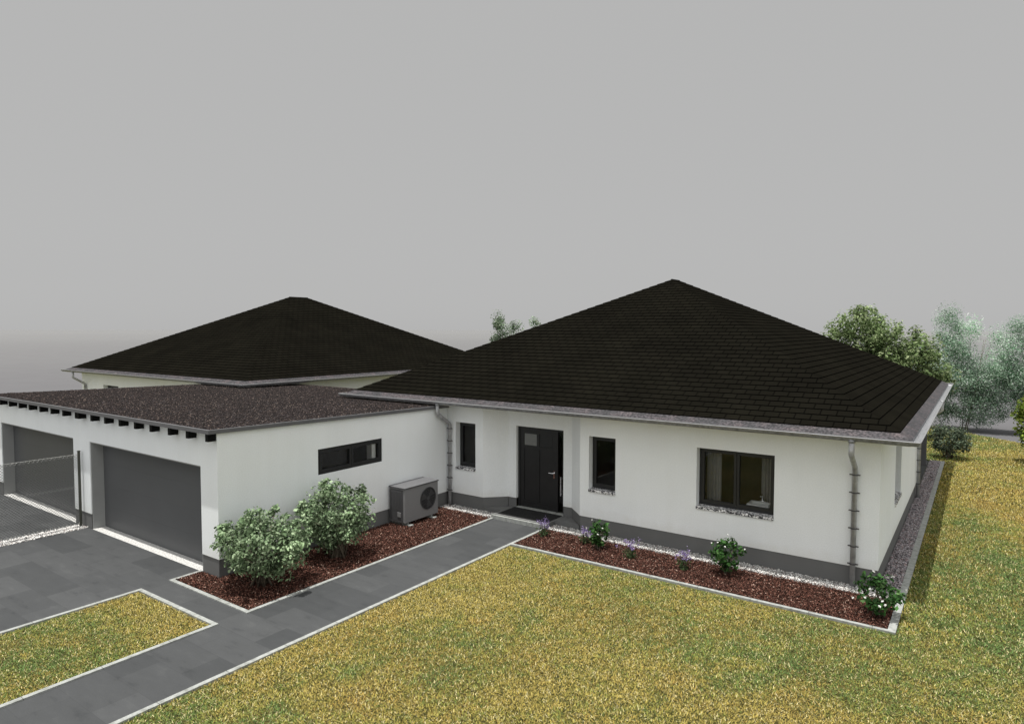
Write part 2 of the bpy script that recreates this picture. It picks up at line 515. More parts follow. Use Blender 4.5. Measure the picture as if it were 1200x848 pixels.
def build_gravel():
    def go(rects, dens, s0, s1, pal, p):
        q = scatter(rects, dens); n = len(q)
        sz = rng.uniform(s0, s1, n)
        P = np.stack([q[:, 0], q[:, 1], rng.uniform(-0.002, 0.02, n)], 1)
        c = np.array(pal)[rng.choice(len(pal), n, p=p)]*rng.uniform(.8, 1.2, (n, 1))
        V, F, C = stones(P, sz, np.minimum(c, .9))
        tag(np_mesh('gravel', V, F, C, M['stone']), kind='stuff')
    pal = [(0.54, 0.53, 0.51), (0.70, 0.69, 0.67), (0.17, 0.165, 0.16), (0.34, 0.29, 0.27)]
    go([(0.01, 1.86, 6.58, 7.0), (3.59, 11.2, 6.58, 7.0)], 2600, 0.012, 0.024, pal, [.36, .22, .30, .12])
    go([(-6.31, -5.88, -5, -0.01)], 2600, 0.014, 0.028, pal, [.4, .32, .18, .1])
    pal2 = [(0.24, 0.22, 0.23), (0.40, 0.37, 0.38), (0.11, 0.10, 0.105), (0.29, 0.22, 0.22)]
    go([(10.87, 11.21, 7.0, 22.5)], 1900, 0.014, 0.032, pal2, [.4, .25, .22, .13])

def build_grass():
    excl = [(-30, 3.59, -20, 40), (3.5, 11.35, 5.07, 22.62), (-30, 10.9, 5, 22.6)]
    def blades(q, hs, wd, name):
        n = len(q); x, y = q[:, 0], q[:, 1]
        a = rng.uniform(0, 6.283, n)
        tilt = np.abs(rng.normal(0.95, 0.32, n)).clip(0.15, 1.5)
        L = hs*rng.uniform(.6, 1.35, n)
        d = np.stack([np.cos(a)*np.sin(tilt), np.sin(a)*np.sin(tilt), np.cos(tilt)], 1)
        w = np.stack([-np.sin(a), np.cos(a), np.zeros(n)], 1)*(wd*rng.uniform(.7, 1.3, n))[:, None]*0.5
        P = np.stack([x, y, np.full(n, -0.018)], 1)
        P[:, 2] += rng.uniform(0, 0.014, n)
        V = np.stack([P-w, P+w, P+d*L[:, None]], 1).reshape(-1, 3)
        F = np.arange(3*n).reshape(n, 3)
        g = .56+1.7*(vnoise(x, y, 1.5, 1)*.45+vnoise(x, y, .5, 2)*.25+vnoise(x, y, 3.2, 3)*.45-.575)
        g = g + .55*(vnoise(x, y, .16, 8)-.5) + rng.normal(0, .20, n)
        o = vnoise(x, y, 0.7, 5)*.5+vnoise(x, y, 2.6, 6)*.35+vnoise(x, y, .14, 9)*.3-.075 + rng.normal(0, .15, n)
        pal = np.array([(0.56, 0.45, 0.125), (0.44, 0.395, 0.095), (0.27, 0.325, 0.080), (0.165, 0.265, 0.080)])
        t = ((g-0.25)/0.75).clip(0, .999)*3
        i = t.astype(int); f = (t-i)[:, None]
        c = pal[i]*(1-f)+pal[i+1]*f
        m = o > 0.66; c[m] = c[m]*.5+np.array((0.54, 0.33, 0.09))*.5
        r = rng.random(n)
        c[r < .105] = np.array((0.84, 0.74, 0.40)); c[r > .84] = np.array((0.055, 0.06, 0.02))
        c = c*rng.uniform(.58, 1.42, (n, 1))
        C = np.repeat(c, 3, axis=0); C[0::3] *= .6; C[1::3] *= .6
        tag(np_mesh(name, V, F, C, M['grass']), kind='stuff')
    def lim(q):
        x, y = q[:, 0], q[:, 1]
        return q[~in_rects(x, y, excl) & (x*1.074+y < 44.55)]
    # nearer part of the big lawn dense, farther part coarser
    q = lim(scatter([(3.5, 18.5, -6.0, 5.2)], 4300)); blades(q, 0.040, 0.0115, 'grass')
    q = lim(scatter([(11.2, 20.5, 5.2, 16)], 2800)); blades(q, 0.048, 0.015, 'grass')
    q = lim(scatter([(9.5, 19.5, 16, 34)], 1100)); blades(q, 0.06, 0.023, 'grass')
    q = scatter([(-0.61, 1.86, -6, -1.28)], 4300); blades(q, 0.038, 0.0115, 'grass')

# ------------------------------------------------------------------ walls, windows, roofs
def wall_sheet(mb, L, z0, z1, ops, depth, ztop=None):
    us = sorted({0.0, L} | {o[0] for o in ops} | {o[1] for o in ops})
    zs = sorted({z0, z1} | {o[2] for o in ops} | {o[3] for o in ops})
    zs = [z for z in zs if z0-1e-6 <= z <= z1+1e-6]
    T = (lambda u, z: ztop(u) if (ztop and abs(z-z1) < 1e-6) else z)
    for a, b in zip(us[:-1], us[1:]):
        for c, d in zip(zs[:-1], zs[1:]):
            mu, mz = (a+b)/2, (c+d)/2
            if any(o[0] < mu < o[1] and o[2] < mz < o[3] for o in ops): continue
            mb.face([(a, 0, c), (b, 0, c), (b, 0, T(b, d)), (a, 0, T(a, d))])
    for o in ops:
        a, b, c, d = o[:4]; c2 = max(c, z0)
        mb.face([(a, 0, c2), (a, 0, d), (a, depth, d), (a, depth, c2)])
        mb.face([(b, 0, c2), (b, depth, c2), (b, depth, d), (b, 0, d)])
        if d < z1-1e-6: mb.face([(a, 0, d), (b, 0, d), (b, depth, d), (a, depth, d)])
        if c > z0+1e-6:
            mb.face([(a, 0, c), (a, depth, c), (b, depth, c), (b, 0, c)])

def window(parent, O, U, V, u0, u1, z0, z1, sashes=1, sill=True, setback=0.19, mat='anthracite'):
    """V points into the building"""
    fw, sw = 0.055, 0.055
    zb = z0 + (0.066 if sill else 0.0)
    mb = MB(O, U, V); d0, d1 = setback, setback+0.075
    e = 0.002
    a, b = u0+e, u1-e; c, d = zb+e, z1-e
    mb.box(a, a+fw, d0, d1, c, d); mb.box(b-fw, b, d0, d1, c, d)
    mb.box(a+fw, b-fw, d0, d1, d-fw, d); mb.box(a+fw, b-fw, d0, d1, c, c+fw)
    n = sashes; W = (b-a-2*fw)
    gaps = []
    for i in range(n):
        s0 = a+fw+W*i/n + (0.004 if i else 0.0); s1 = a+fw+W*(i+1)/n - (0.004 if i < n-1 else 0.0)
        s0 += 0.001; s1 -= 0.001
        q0, q1 = d0-0.012, d1-0.012; zc, zd = c+fw+.001, d-fw-.001
        mb.box(s0, s0+sw, q0, q1, zc, zd); mb.box(s1-sw, s1, q0, q1, zc, zd)
        mb.box(s0+sw, s1-sw, q0, q1, zd-sw, zd); mb.box(s0+sw, s1-sw, q0, q1, zc, zc+sw)
        gaps.append((s0+sw, s1-sw, zc+sw, zd-sw))
    w = mb.build('window', M[mat], parent)
    for g in gaps:
        p = MB(O, U, V); y = d0+0.03
        p.face([(g[0]-.005, y, g[2]-.005), (g[1]+.005, y, g[2]-.005), (g[1]+.005, y, g[3]+.005), (g[0]-.005, y, g[3]+.005)])
        p.build('pane', M['glass'], w)
    if sill:
        s = MB(O, U, V); s.box(u0+0.003, u1-0.003, -0.03, setback, z0+0.002, z0+0.062)
        s.build('sill', M['sill'], w)
    return w

def room(parent, x0, x1, y0, y1, z0, z1, open_side):
    mb = MB()
    q = dict(
        b=[(x0, y1, z0), (x1, y1, z0), (x1, y1, z1), (x0, y1, z1)], f=[(x0, y0, z0), (x1, y0, z0), (x1, y0, z1), (x0, y0, z1)],
        l=[(x0, y0, z0), (x0, y1, z0), (x0, y1, z1), (x0, y0, z1)], r=[(x1, y0, z0), (x1, y1, z0), (x1, y1, z1), (x1, y0, z1)],
        t=[(x0, y0, z1), (x1, y0, z1), (x1, y1, z1), (x0, y1, z1)], d=[(x0, y0, z0), (x1, y0, z0), (x1, y1, z0), (x0, y1, z0)])
    for k, v in q.items():
        if k != open_side: mb.face(v)
    return mb.build('room_shell', M['interior'], parent)

TANP = 0.4834
def hip_roof(parent, xL, xR, yE, yB, zE):
    g = 0.16                       # gutter width
    X0, X1, Y0, Y1 = xL+g, xR-g, yE+g, yB-g
    zb = zE+0.02
    tmax = (X1-X0)/2
    # tiles
    t0 = 0.185; pc = 0.190
    nC = int(math.ceil((tmax-t0)/pc)); pc = (tmax-t0)/nC
    mb = MB(); th = 0.018; lo = 0.004
    for i in range(nC):
        ta, tb = t0+pc*i, t0+pc*(i+1)
        za, zt = zb+ta*TANP, zb+tb*TANP
        A = [(X0+ta, Y0+ta), (X1-ta, Y0+ta), (X1-ta, Y1-ta), (X0+ta, Y1-ta)]
        B = [(X0+tb, Y0+tb), (X1-tb, Y0+tb), (X1-tb, Y1-tb), (X0+tb, Y1-tb)]
        for k in range(4):
            a, b = A[k], A[(k+1) % 4]; c, d = B[(k+1) % 4], B[k]
            ax = 0 if k in (0, 2) else 1
            uvs = [(p[ax]/0.30, i+q) for p, q in ((a, 0.03), (b, 0.03), (c, 1.03), (d, 1.03))]
            mb.face([(*a, za+th), (*b, za+th), (*c, zt+lo), (*d, zt+lo)], uvs)
            mb.face([(*a, za+lo-.02), (*b, za+lo-.02), (*b, za+th), (*a, za+th)], [(p, i+0.0) for p in (0.5, .6, .6, .5)])
    rf = mb.build('roof', M['tiles'], parent)
    # ridge cap
    yr0, yr1 = Y0+tmax, Y1-tmax; xr = (X0+X1)/2; zr = zb+tmax*TANP
    rc = MB(); rc.tube([(xr, yr0-0.03, zr-0.028), (xr, yr1+0.03, zr-0.028)], 0.05, 8)
    rc.build('ridge_cap', M['tiles'], rf, smooth=True)
    # eave flashing strip on the slope plane below the tiles
    mb = MB()
    tA, tB = -0.02, 0.215
    A = [(X0+tA, Y0+tA), (X1-tA, Y0+tA), (X1-tA, Y1-tA), (X0+tA, Y1-tA)]
    B = [(X0+tB, Y0+tB), (X1-tB, Y0+tB), (X1-tB, Y1-tB), (X0+tB, Y1-tB)]
    for k in range(4):
        a, b = A[k], A[(k+1) % 4]; c, d = B[(k+1) % 4], B[k]
        mb.face([(*a, zb+tA*TANP), (*b, zb+tA*TANP), (*c, zb+tB*TANP-.004), (*d, zb+tB*TANP-.004)])
    mb.build('eave_flashing', M['flash'], rf)
    # fascia + soffit
    mb = MB()
    for (a, b, c, d) in ((X0, X1, Y0, Y0+.025), (X0, X1, Y1-.025, Y1), (X0, X0+.025, Y0+.025, Y1-.025), (X1-.025, X1, Y0+.025, Y1-.025)):
        mb.box(a, b, c, d, zE-0.10, zE+0.012)
    w = 0.53
    for (a, b, c, d) in ((X0+.026, X1-.026, Y0+.026, Y0+w+.03), (X0+.026, X1-.026, Y1-w-.03, Y1-.026), (X0+.026, X0+w+.03, Y0+w+.03, Y1-w-.03), (X1-w-.03, X1-.026, Y0+w+.03, Y1-w-.03)):
        mb.box(a, b, c, d, zE-0.085, zE-0.07)
    # deeper soffit over a recessed entrance is added separately
    mb.build('soffit', M['soffit'], parent)
    # gutter: half round trough
    mb = MB(); r = g/2; prof = []
    for j in range(9):
        t = math.pi*j/8
        prof.append((r+r*math.cos(t), zE-r*1.0*math.sin(t)+(0.0)))
    for (o1, z1), (o2, z2) in zip(prof[:-1], prof[1:]):
        A = [(X0-o1, Y0-o1), (X1+o1, Y0-o1), (X1+o1, Y1+o1), (X0-o1, Y1+o1)]
        B = [(X0-o2, Y0-o2), (X1+o2, Y0-o2), (X1+o2, Y1+o2), (X0-o2, Y1+o2)]
        for k in range(4):
            a, b = A[k], A[(k+1) % 4]; c, d = B[(k+1) % 4], B[k]
            mb.face([(*a, z1), (*b, z1), (*c, z2), (*d, z2)])
    gt = mb.build('gutter', M['zinc'], parent, smooth=False)
    mb = MB(); o = g
    cs = [(X0-o, Y0-o), (X1+o, Y0-o), (X1+o, Y1+o), (X0-o, Y1+o)]
    for k in range(4):
        a, b = cs[k], cs[(k+1) % 4]; mb.tube([(*a, zE+.004), (*b, zE+.004)], 0.013, 6)
    mb.build('gutter_bead', M['zincrim'], gt)
    return rf

def downpipe(parent, x, yg, yw, zE, zfoot=0.0, axis='y', clips=(0.45, 0.8, 1.15, 1.5, 1.85, 2.2), pull=0.0):
    """runs from the gutter at yg back to the wall at yw (axis y), or the same along x"""
    def p(h, z): return (x, h, z) if axis == 'y' else (h, x, z)
    mb = MB(); r = 0.05
    drop = 0.30
    mb.tube([p(yg, zE-0.05), p(yg, zE-0.33), p(yg+(yw-yg)*.06, zE-0.355), p(yg+(yw-yg)*.94, zE-0.35-drop), p(yw, zE-0.39-drop), p(yw, zfoot)], r, 14)
    d = mb.build('downpipe', M['zincpipe'], parent, smooth=True)
    mb2 = MB(); mb2.tube([p(yg, zE-0.10), p(yg, zE-0.055)], 0.066, 12)
    mb2.build('outlet', M['zinc'], d, smooth=True)
    for z in clips:
        c = MB(); c.tube([p(yw, z-.012), p(yw, z+.012)], r+.008, 12)
        if axis == 'y': c.box(x-.095, x+.095, yw-.012, yw+.012, z-.010, z+.010)
        else: c.box(yw-.012, yw+.012, x-.095, x+.095, z-.010, z+.010)
        c.build('pipe_clip', M['casing_dark'], d)
    return d

# ------------------------------------------------------------------ main house
ZP, ZW, ZE = 0.376, 2.925, 3.0
def build_main_house():
    h = thing('bungalow', 'white single storey house with black hipped roof and dark front door, at the right', 'house', (3.8, 7.0, 0))
    xa, xb, yf, yb = -3.25, 10.86, 7.0, 21.72
    yd = 7.5
    WZ = 2.391
    front_l = [(0.289, 0.998, 1.062, WZ)]
    front_r = [(4.555, 5.276, 1.022, WZ), (7.266, 8.922, 1.03, WZ)]
    right = [(9.75, 11.1, 1.02, WZ)]
    yr, xr = 16.2, 8.6
    w = MB((0, 0, 0))
    def add(O, U, L, ops, depth=0.28, plinth=True):
        Ux = Vector(U); V = Vector((-Ux.y, Ux.x, 0))
        pl = MB()
        for mb in (w, pl): mb.O, mb.U, mb.V = Vector((O[0], O[1], 0)), Ux, V
        wall_sheet(w, L, ZP, ZW, ops, depth)
        if plinth:
            pops = [o for o in ops if o[2] < ZP]
            pl.O = Vector((O[0], O[1], 0)) + V*0.012
            wall_sheet(pl, L, -0.04, ZP, [(a, b, c, min(d, ZP)) for a, b, c, d in pops], depth-.02)
            w.face([(0, 0, ZP), (L, 0, ZP), (L, 0.012, ZP), (0, 0.012, ZP)])
            pl.build('plinth', M['plinth'], h)
    # front wall, left of the recess
    add((xa, yf), (1, 0, 0), 1.26-xa, [(a-xa, b-xa, c, d) for a, b, c, d in front_l])
    # recess: slanted side, door wall, slanted side
    s = Vector((1.76-1.26, yd-yf, 0)); add((1.26, yf), tuple(s.normalized()), s.length, [])
    dx0, dx1, dz0, dz1 = 2.03, 3.53, 0.12, 2.37
    add((1.76, yd), (1, 0, 0), 3.79-1.76, [(dx0-1.76, dx1-1.76, dz0, dz1)], 0.15, False)
    for a_, b_ in ((1.76, dx0), (dx1, 3.79)):
        pl = MB((a_, yd+.012, 0)); wall_sheet(pl, b_-a_, -.04, ZP, [], .1); pl.build('plinth', M['plinth'], h)
        w.O = Vector((a_, yd, 0)); w.U = Vector((1, 0, 0)); w.V = Vector((0, 1, 0)); w.face([(0, 0, ZP), (b_-a_, 0, ZP), (b_-a_, .012, ZP), (0, .012, ZP)])
    s = Vector((4.31-3.79, yf-yd, 0)); add((3.79, yd), tuple(s.normalized()), s.length, [])
    add((4.31, yf), (1, 0, 0), xb-4.31, [(a-4.31, b-4.31, c, d) for a, b, c, d in front_r])
    add((xb, yf), (0, 1, 0), yr-yf, [(a-yf, b-yf, c, d) for a, b, c, d in right])
    add((xb, yr), (-1, 0, 0), xb-xr, []); add((xr, yr), (0, 1, 0), yb-yr, [])
    add((xr, yb), (-1, 0, 0), xr-xa, []); add((xa, yb), (0, -1, 0), yb-yf, [])
    w.build('wall', M['wall'], h)
    # ceiling over the recess
    mb = MB(); mb.box(1.2, 4.4, 7.005, 7.7, 2.917, 2.93); mb.build('recess_ceiling', M['soffit'], h)
    mb = MB(); mb.box(8.5, 10.84, 16.3, 21.7, 2.935, 2.95); mb.build('terrace_ceiling', M['soffit'], h)
    hip_roof(h, -3.91, 11.53, 6.35, 22.38, ZE)
    # windows
    for (a, b, c, d), n in zip(front_l + front_r, (1, 1, 2)):
        window(h, (0, yf, 0), (1, 0, 0), (0, 1, 0), a, b, c, d, n)
    for (a, b, c, d) in right:
        window(h, (xb, 0, 0), (0, 1, 0), (-1, 0, 0), a, b, c, d, 2)
    room(h, 0.02, 1.2, 7.29, 9.4, 0.1, 2.8, 'f')
    room(h, 4.35, 6.2, 7.29, 9.6, 0.1, 2.8, 'f')
    room(h, 6.3, 10.3, 7.29, 9.6, 0.1, 2.8, 'f')
    room(h, 8.0, 10.57, 9.65, 11.3, 0.1, 2.8, 'r')
    # door set
    y = yd+0.09
    mb = MB(); e = .002
    mb.box(dx0+e, dx0+.075, y, y+.08, dz0+.03, dz1-e); mb.box(dx1-.075, dx1-e, y, y+.08, dz0+.03, dz1-e)
    mb.box(dx0+.075, dx1-.075, y, y+.08, dz1-.075, dz1-e)
    xm = 3.245
    mb.box(xm, xm+.06, y, y+.08, dz0+.03, dz1-.075)
    dr = mb.build('door', M['black'], h)
    # leaf with recessed fields
    lf = MB(); a, b = dx0+.08, xm-.005; z0, z1 = dz0+.035, dz1-.08
    lf.box(a, b, y+.03, y+.07, z0, z1)
    ztr = 1.80
    st = 0.11
    lf.box(a, a+st, y+.012, y+.03, z0, z1); lf.box(b-st, b, y+.012, y+.03, z0, z1)
    lf.box(a+st, b-st, y+.012, y+.03, z1-st, z1); lf.box(a+st, b-st, y+.012, y+.03, ztr-.045, ztr+.045); lf.box(a+st, b-st, y+.012, y+.03, z0, z0+.16)
    mxx = (a+b)/2
    lf.box(mxx-.04, mxx+.04, y+.012, y+.03, z0+.16, ztr-.045); lf.box(mxx-.04, mxx+.04, y+.012, y+.03, ztr+.045, z1-st)
    leaf = lf.build('door_leaf', M['black'], dr)
    p = MB(); p.box(a+st+.01, mxx-.05, y+.022, y+.0295, ztr+.055, z1-st-.01); p.build('pane', mottled('frosted_pane', (0.16, 0.165, 0.16), .05, 8, .25, .5), leaf)
    p = MB(); p.box(mxx+.05, b-st-.01, y+.022, y+.0295, ztr+.055, z1-st-.01); p.build('pane', M['anthracite'], leaf)
    hd = MB(); hx = b-.055
    hd.box(hx-.022, hx+.022, y+.004, y+.012, 1.04, 1.26)
    hd.tube([(hx, y+.012, 1.19), (hx, y-.045, 1.19), (hx-.02, y-.055, 1.19), (hx-.13, y-.055, 1.19)], .011, 8)
    hd.build('handle', M['chrome'], leaf, smooth=False)
    p = MB(); p.face([(xm+.06, y+.04, dz0+.03), (dx1-.075, y+.04, dz0+.03), (dx1-.075, y+.04, dz1-.075), (xm+.06, y+.04, dz1-.075)])
    p.build('sidelight', M['glass'], dr)
    p = MB(); p.tube([(3.415, y-.03, .62), (3.415, y-.03, 1.12)], .014, 8); p.box(3.405, 3.425, y-.03, y+.04, .66, .68); p.box(3.405, 3.425, y-.03, y+.04, 1.06, 1.08)
    p.build('grab_bar', M['zincpipe'], dr)
    mb = MB(); mb.box(dx0+.004, dx1-.004, y-.085, y+.12, dz0-.1, dz0+.026); mb.build('threshold', M['concrete'], h)
    room(h, 1.9, 3.7, 7.72, 9.5, 0.13, 2.7, 'f')
    # entrance step, flush inside the recess
    mb = MB()
    s0 = [(1.87, 6.63), (3.58, 6.63), (3.58, 7.02), (4.28, 7.02), (3.80, 7.487), (1.75, 7.487), (1.29, 7.02), (1.87, 7.02)]
    zt = 0.115
    mb.face([(a, b, zt) for a, b in s0])
    for k in range(len(s0)):
        a, b = s0[k], s0[(k+1) % len(s0)]; mb.face([(*a, -.04), (*b, -.04), (*b, zt), (*a, zt)])
    mb.build('doorstep', M['plinth'], h)
    downpipe(h, 0.126, 6.415, 6.925, ZE, 0.05)
    downpipe(h, 10.43, 6.415, 6.925, ZE, 0.0)
    downpipe(h, 15.6, 11.465, 10.935, ZE, 0.0, 'x')
    mb = MB(); mb.box(10.62, 10.80, 21.4, 21.58, 0, 2.93); mb.box(10.60, 10.82, 21.38, 21.60, 0, .06); mb.build('terrace_post', M['fascia'], h)
    return h

def build_mat():
    t = thing('door_mat', 'dark ribbed mat filling the recessed doorstep before the black front door', 'mat', (2.72, 7.1, 0.115))
    mb = MB(); mb.box(1.99, 3.51, 6.70, 7.47, 0.116, 0.128); b = mb.build('mat_base', M['mat'], t)
    mb = MB()
    for k in range(22):
        yy = 6.72+k*0.034; mb.box(2.02, 3.48, yy, yy+.018, 0.128, 0.137)
    mb.build('ribs', M['mat'], t)

# ------------------------------------------------------------------ twin house
def build_twin():
    h = thing('bungalow', 'white house with black hipped roof behind the garage, partly hidden, at the left', 'house', (-16.9, 7.06, 0))
    xL, xR, yE, yB = -24.38, -9.10, 6.40, 22.75
    xa, xb, yf, yb = xL+.66, xR-.66, yE+.66, yB-.66
    w = MB(); pl = MB()
    ops = [(-21.45, -19.95, 1.03, 2.36), (-17.6, -16.4, 1.03, 2.36)]
    for O, U, L, op in (((xa, yf), (1, 0, 0), xb-xa, [(a-xa, b-xa, c, d) for a, b, c, d in ops]), ((xb, yf), (0, 1, 0), yb-yf, []), ((xb, yb), (-1, 0, 0), xb-xa, []), ((xa, yb), (0, -1, 0), yb-yf, [])):
        U = Vector(U); V = Vector((-U.y, U.x, 0))
        w.O, w.U, w.V = Vector((*O, 0)), U, V; pl.O, pl.U, pl.V = Vector((*O, 0))+V*.012, U, V
        wall_sheet(w, L, ZP, ZW, op, .28); wall_sheet(pl, L, -.04, ZP, [], .2)
    w.build('wall', M['wall'], h); pl.build('plinth', M['plinth'], h)
    hip_roof(h, xL, xR, yE, yB, ZE)
    for o in ops: window(h, (0, yf, 0), (1, 0, 0), (0, 1, 0), *o, 2)
    room(h, -22.5, -16, yf+.29, yf+3, .1, 2.8, 'f')
    downpipe(h, -23.2, yE+.065, yf-.075, ZE, 0.0)
    return h

# ------------------------------------------------------------------ garage
def build_garage():
    h = thing('garage', 'white double garage with flat dark gravel roof and two grey garage doors', 'garage', (-6.15, 0, 0))
    x0, y1 = -12.3, 6.99
    ZO = 2.2
    ops = [(-11.6, -6.62), (-5.682, -0.621)]
    ztop = lambda y: 2.935 - 0.0212*y
    w = MB(); pl = MB()
    O = [(a-x0, b-x0, -0.05, ZO) for a, b in ops]
    w.O = Vector((x0, 0, 0)); pl.O = Vector((x0, 0.012, 0))
    wall_sheet(w, -x0, ZP, ztop(0)-.01, O, 0.02)
    for a_, b_ in ((x0, ops[0][0]), (ops[0][1], ops[1][0]), (ops[1][1], 0.0)):
        pf = MB((a_, 0.012, 0)); wall_sheet(pf, b_-a_, -.04, ZP, [], .02); pf.build('plinth', M['plinth'], h)
        w.face([(a_-x0, 0, ZP), (b_-x0, 0, ZP), (b_-x0, .012, ZP), (a_-x0, .012, ZP)])
    # right side wall with the strip window
    gw = (2.454, 4.45, 1.645, 2.242)
    w.O, w.U, w.V = Vector((0, 0, 0)), Vector((0, 1, 0)), Vector((-1, 0, 0)); pl.O, pl.U, pl.V = Vector((-.012, 0, 0)), w.U, w.V
    wall_sheet(w, y1, ZP, 2.925, [gw], 0.12, lambda u: ztop(u)-.01)
    wall_sheet(pl, y1, -.04, ZP, [], .1); pl.build('plinth', M['plinth'], h); pl = MB()
    w.O, w.U, w.V = Vector((x0, y1, 0)), Vector((0, -1, 0)), Vector((1, 0, 0)); pl.O, pl.U, pl.V = Vector((x0+.012, y1, 0)), w.U, w.V
    wall_sheet(w, y1, ZP, 2.925, [], 0.2, lambda u: ztop(y1-u)-.01); wall_sheet(pl, y1, -.04, ZP, [], .1)
    w.build('wall', M['wall'], h); pl.build('plinth', M['plinth'], h)
    # inside
    mb = MB()
    zc = 2.74
    mb.box(-12.1, -0.2, 6.8, 6.9, 0, zc); mb.box(-6.25, -6.05, .45, 6.8, 0, zc); mb.box(-12.2, -12.1, .45, 6.8, 0, zc)
    mb.face([(-12.1, .4, zc), (-.125, .4, zc), (-.125, 6.8, zc), (-12.1, 6.8, zc)])
    mb.build('room_shell', M['interior'], h)
    # jamb linings, doors, threshold
    for a, b in ops:
        j = MB(); d = 0.30
        j.box(a+.001, a+.03, 0.022, d, 0, ZO-.001); j.box(b-.03, b-.001, 0.022, d, 0, ZO-.001); j.box(a+.03, b-.03, .022, d, ZO-.03, ZO-.001)
        g = j.build('door_surround', M['jamb'], h)
        g2 = MB(); n = 4; H = (ZO-.03)/n
        for i in range(n):
            za, zb = i*H, (i+1)*H
            g2.box(a-.05, b+.05, d, d+.05, za+.0005, zb-.0005)
        g2.box(a-.05, b+.05, d+.012, d+.045, .002, ZO-.03)
        g2.build('garage_door', M['garage'], h, bevel=0.0008)
        t = MB(); t.box(a+.03, b-.03, 0.0, d+.05, -.05, 0.003); t.build('threshold', M['threshold'], h)
    # roof slab
    xr, yr0 = 0.06, -0.21
    def slab(mb, xs, ys, t0, t1):
        (xA, xB), (yA, yB) = xs, ys
        v = [(xA, yA), (xB, yA), (xB, yB), (xA, yB)]
        lo = [(a, b, ztop(b)+t0) for a, b in v]; hi = [(a, b, ztop(b)+t1) for a, b in v]
        mb.face(lo[::-1]); mb.face(hi)
        for k in range(4):
            mb.face([lo[k], lo[(k+1) % 4], hi[(k+1) % 4], hi[k]])
    mb = MB()
    slab(mb, (-12.36+.05, xr-.05), (yr0+.05, 6.97), .005, .072)
    slab(mb, (-9.88, -3.27), (6.97, 9.35), .005, .072)
    rf = mb.build('roof', M['garroof'], h)
    f = MB()
    slab(f, (-12.36, xr), (yr0, yr0+.05), -.005, .076); slab(f, (xr-.05, xr), (yr0+.05, 6.985), -.005, .076); slab(f, (-12.36, -12.31), (yr0+.05, 6.985), -.005, .076)
    f.build('fascia', M['fascia'], rf)
    # loose roof gravel
    n = 52000
    q = np.stack([rng.uniform(-12.2, -.02, n), rng.uniform(-.13, 9.2, n)], 1)
    q = q[~((q[:, 1] > 6.9) & ((q[:, 0] < -9.8) | (q[:, 0] > -3.35)))]; n = len(q)
    P = np.stack([q[:, 0], q[:, 1], 2.935-.0212*q[:, 1]+.076], 1)
    pal = np.array([(0.021, 0.0155, 0.0145), (0.011, 0.0088, 0.0082), (0.040, 0.029, 0.026), (0.115, 0.088, 0.074)])
    c = pal[rng.choice(4, n, p=[.45, .33, .17, .05])]*rng.uniform(.7, 1.3, (n, 1))
    V, F, C = stones(P, rng.uniform(.012, .028, n), c)
    gs = np_mesh('roof_gravel', V, F, C, M['stone'], rf); gs['kind'] = 'stuff'
    for xc in (-.07, -.79, -1.5, -2.27, -2.96, -3.68, -4.4, -5.12, -5.86, -5.98, -6.72, -7.44, -8.16, -8.88, -9.6, -10.32, -11.04, -11.76, -12.22):
        r = MB(); r.box(xc-.05, xc+.05, -.175, .02, 2.775, 2.931); r.build('rafter_end', M['rafter'], h)
    window(h, (0, 0, 0), (0, 1, 0), (-1, 0, 0), *gw, 2, False, 0.02)
    return h

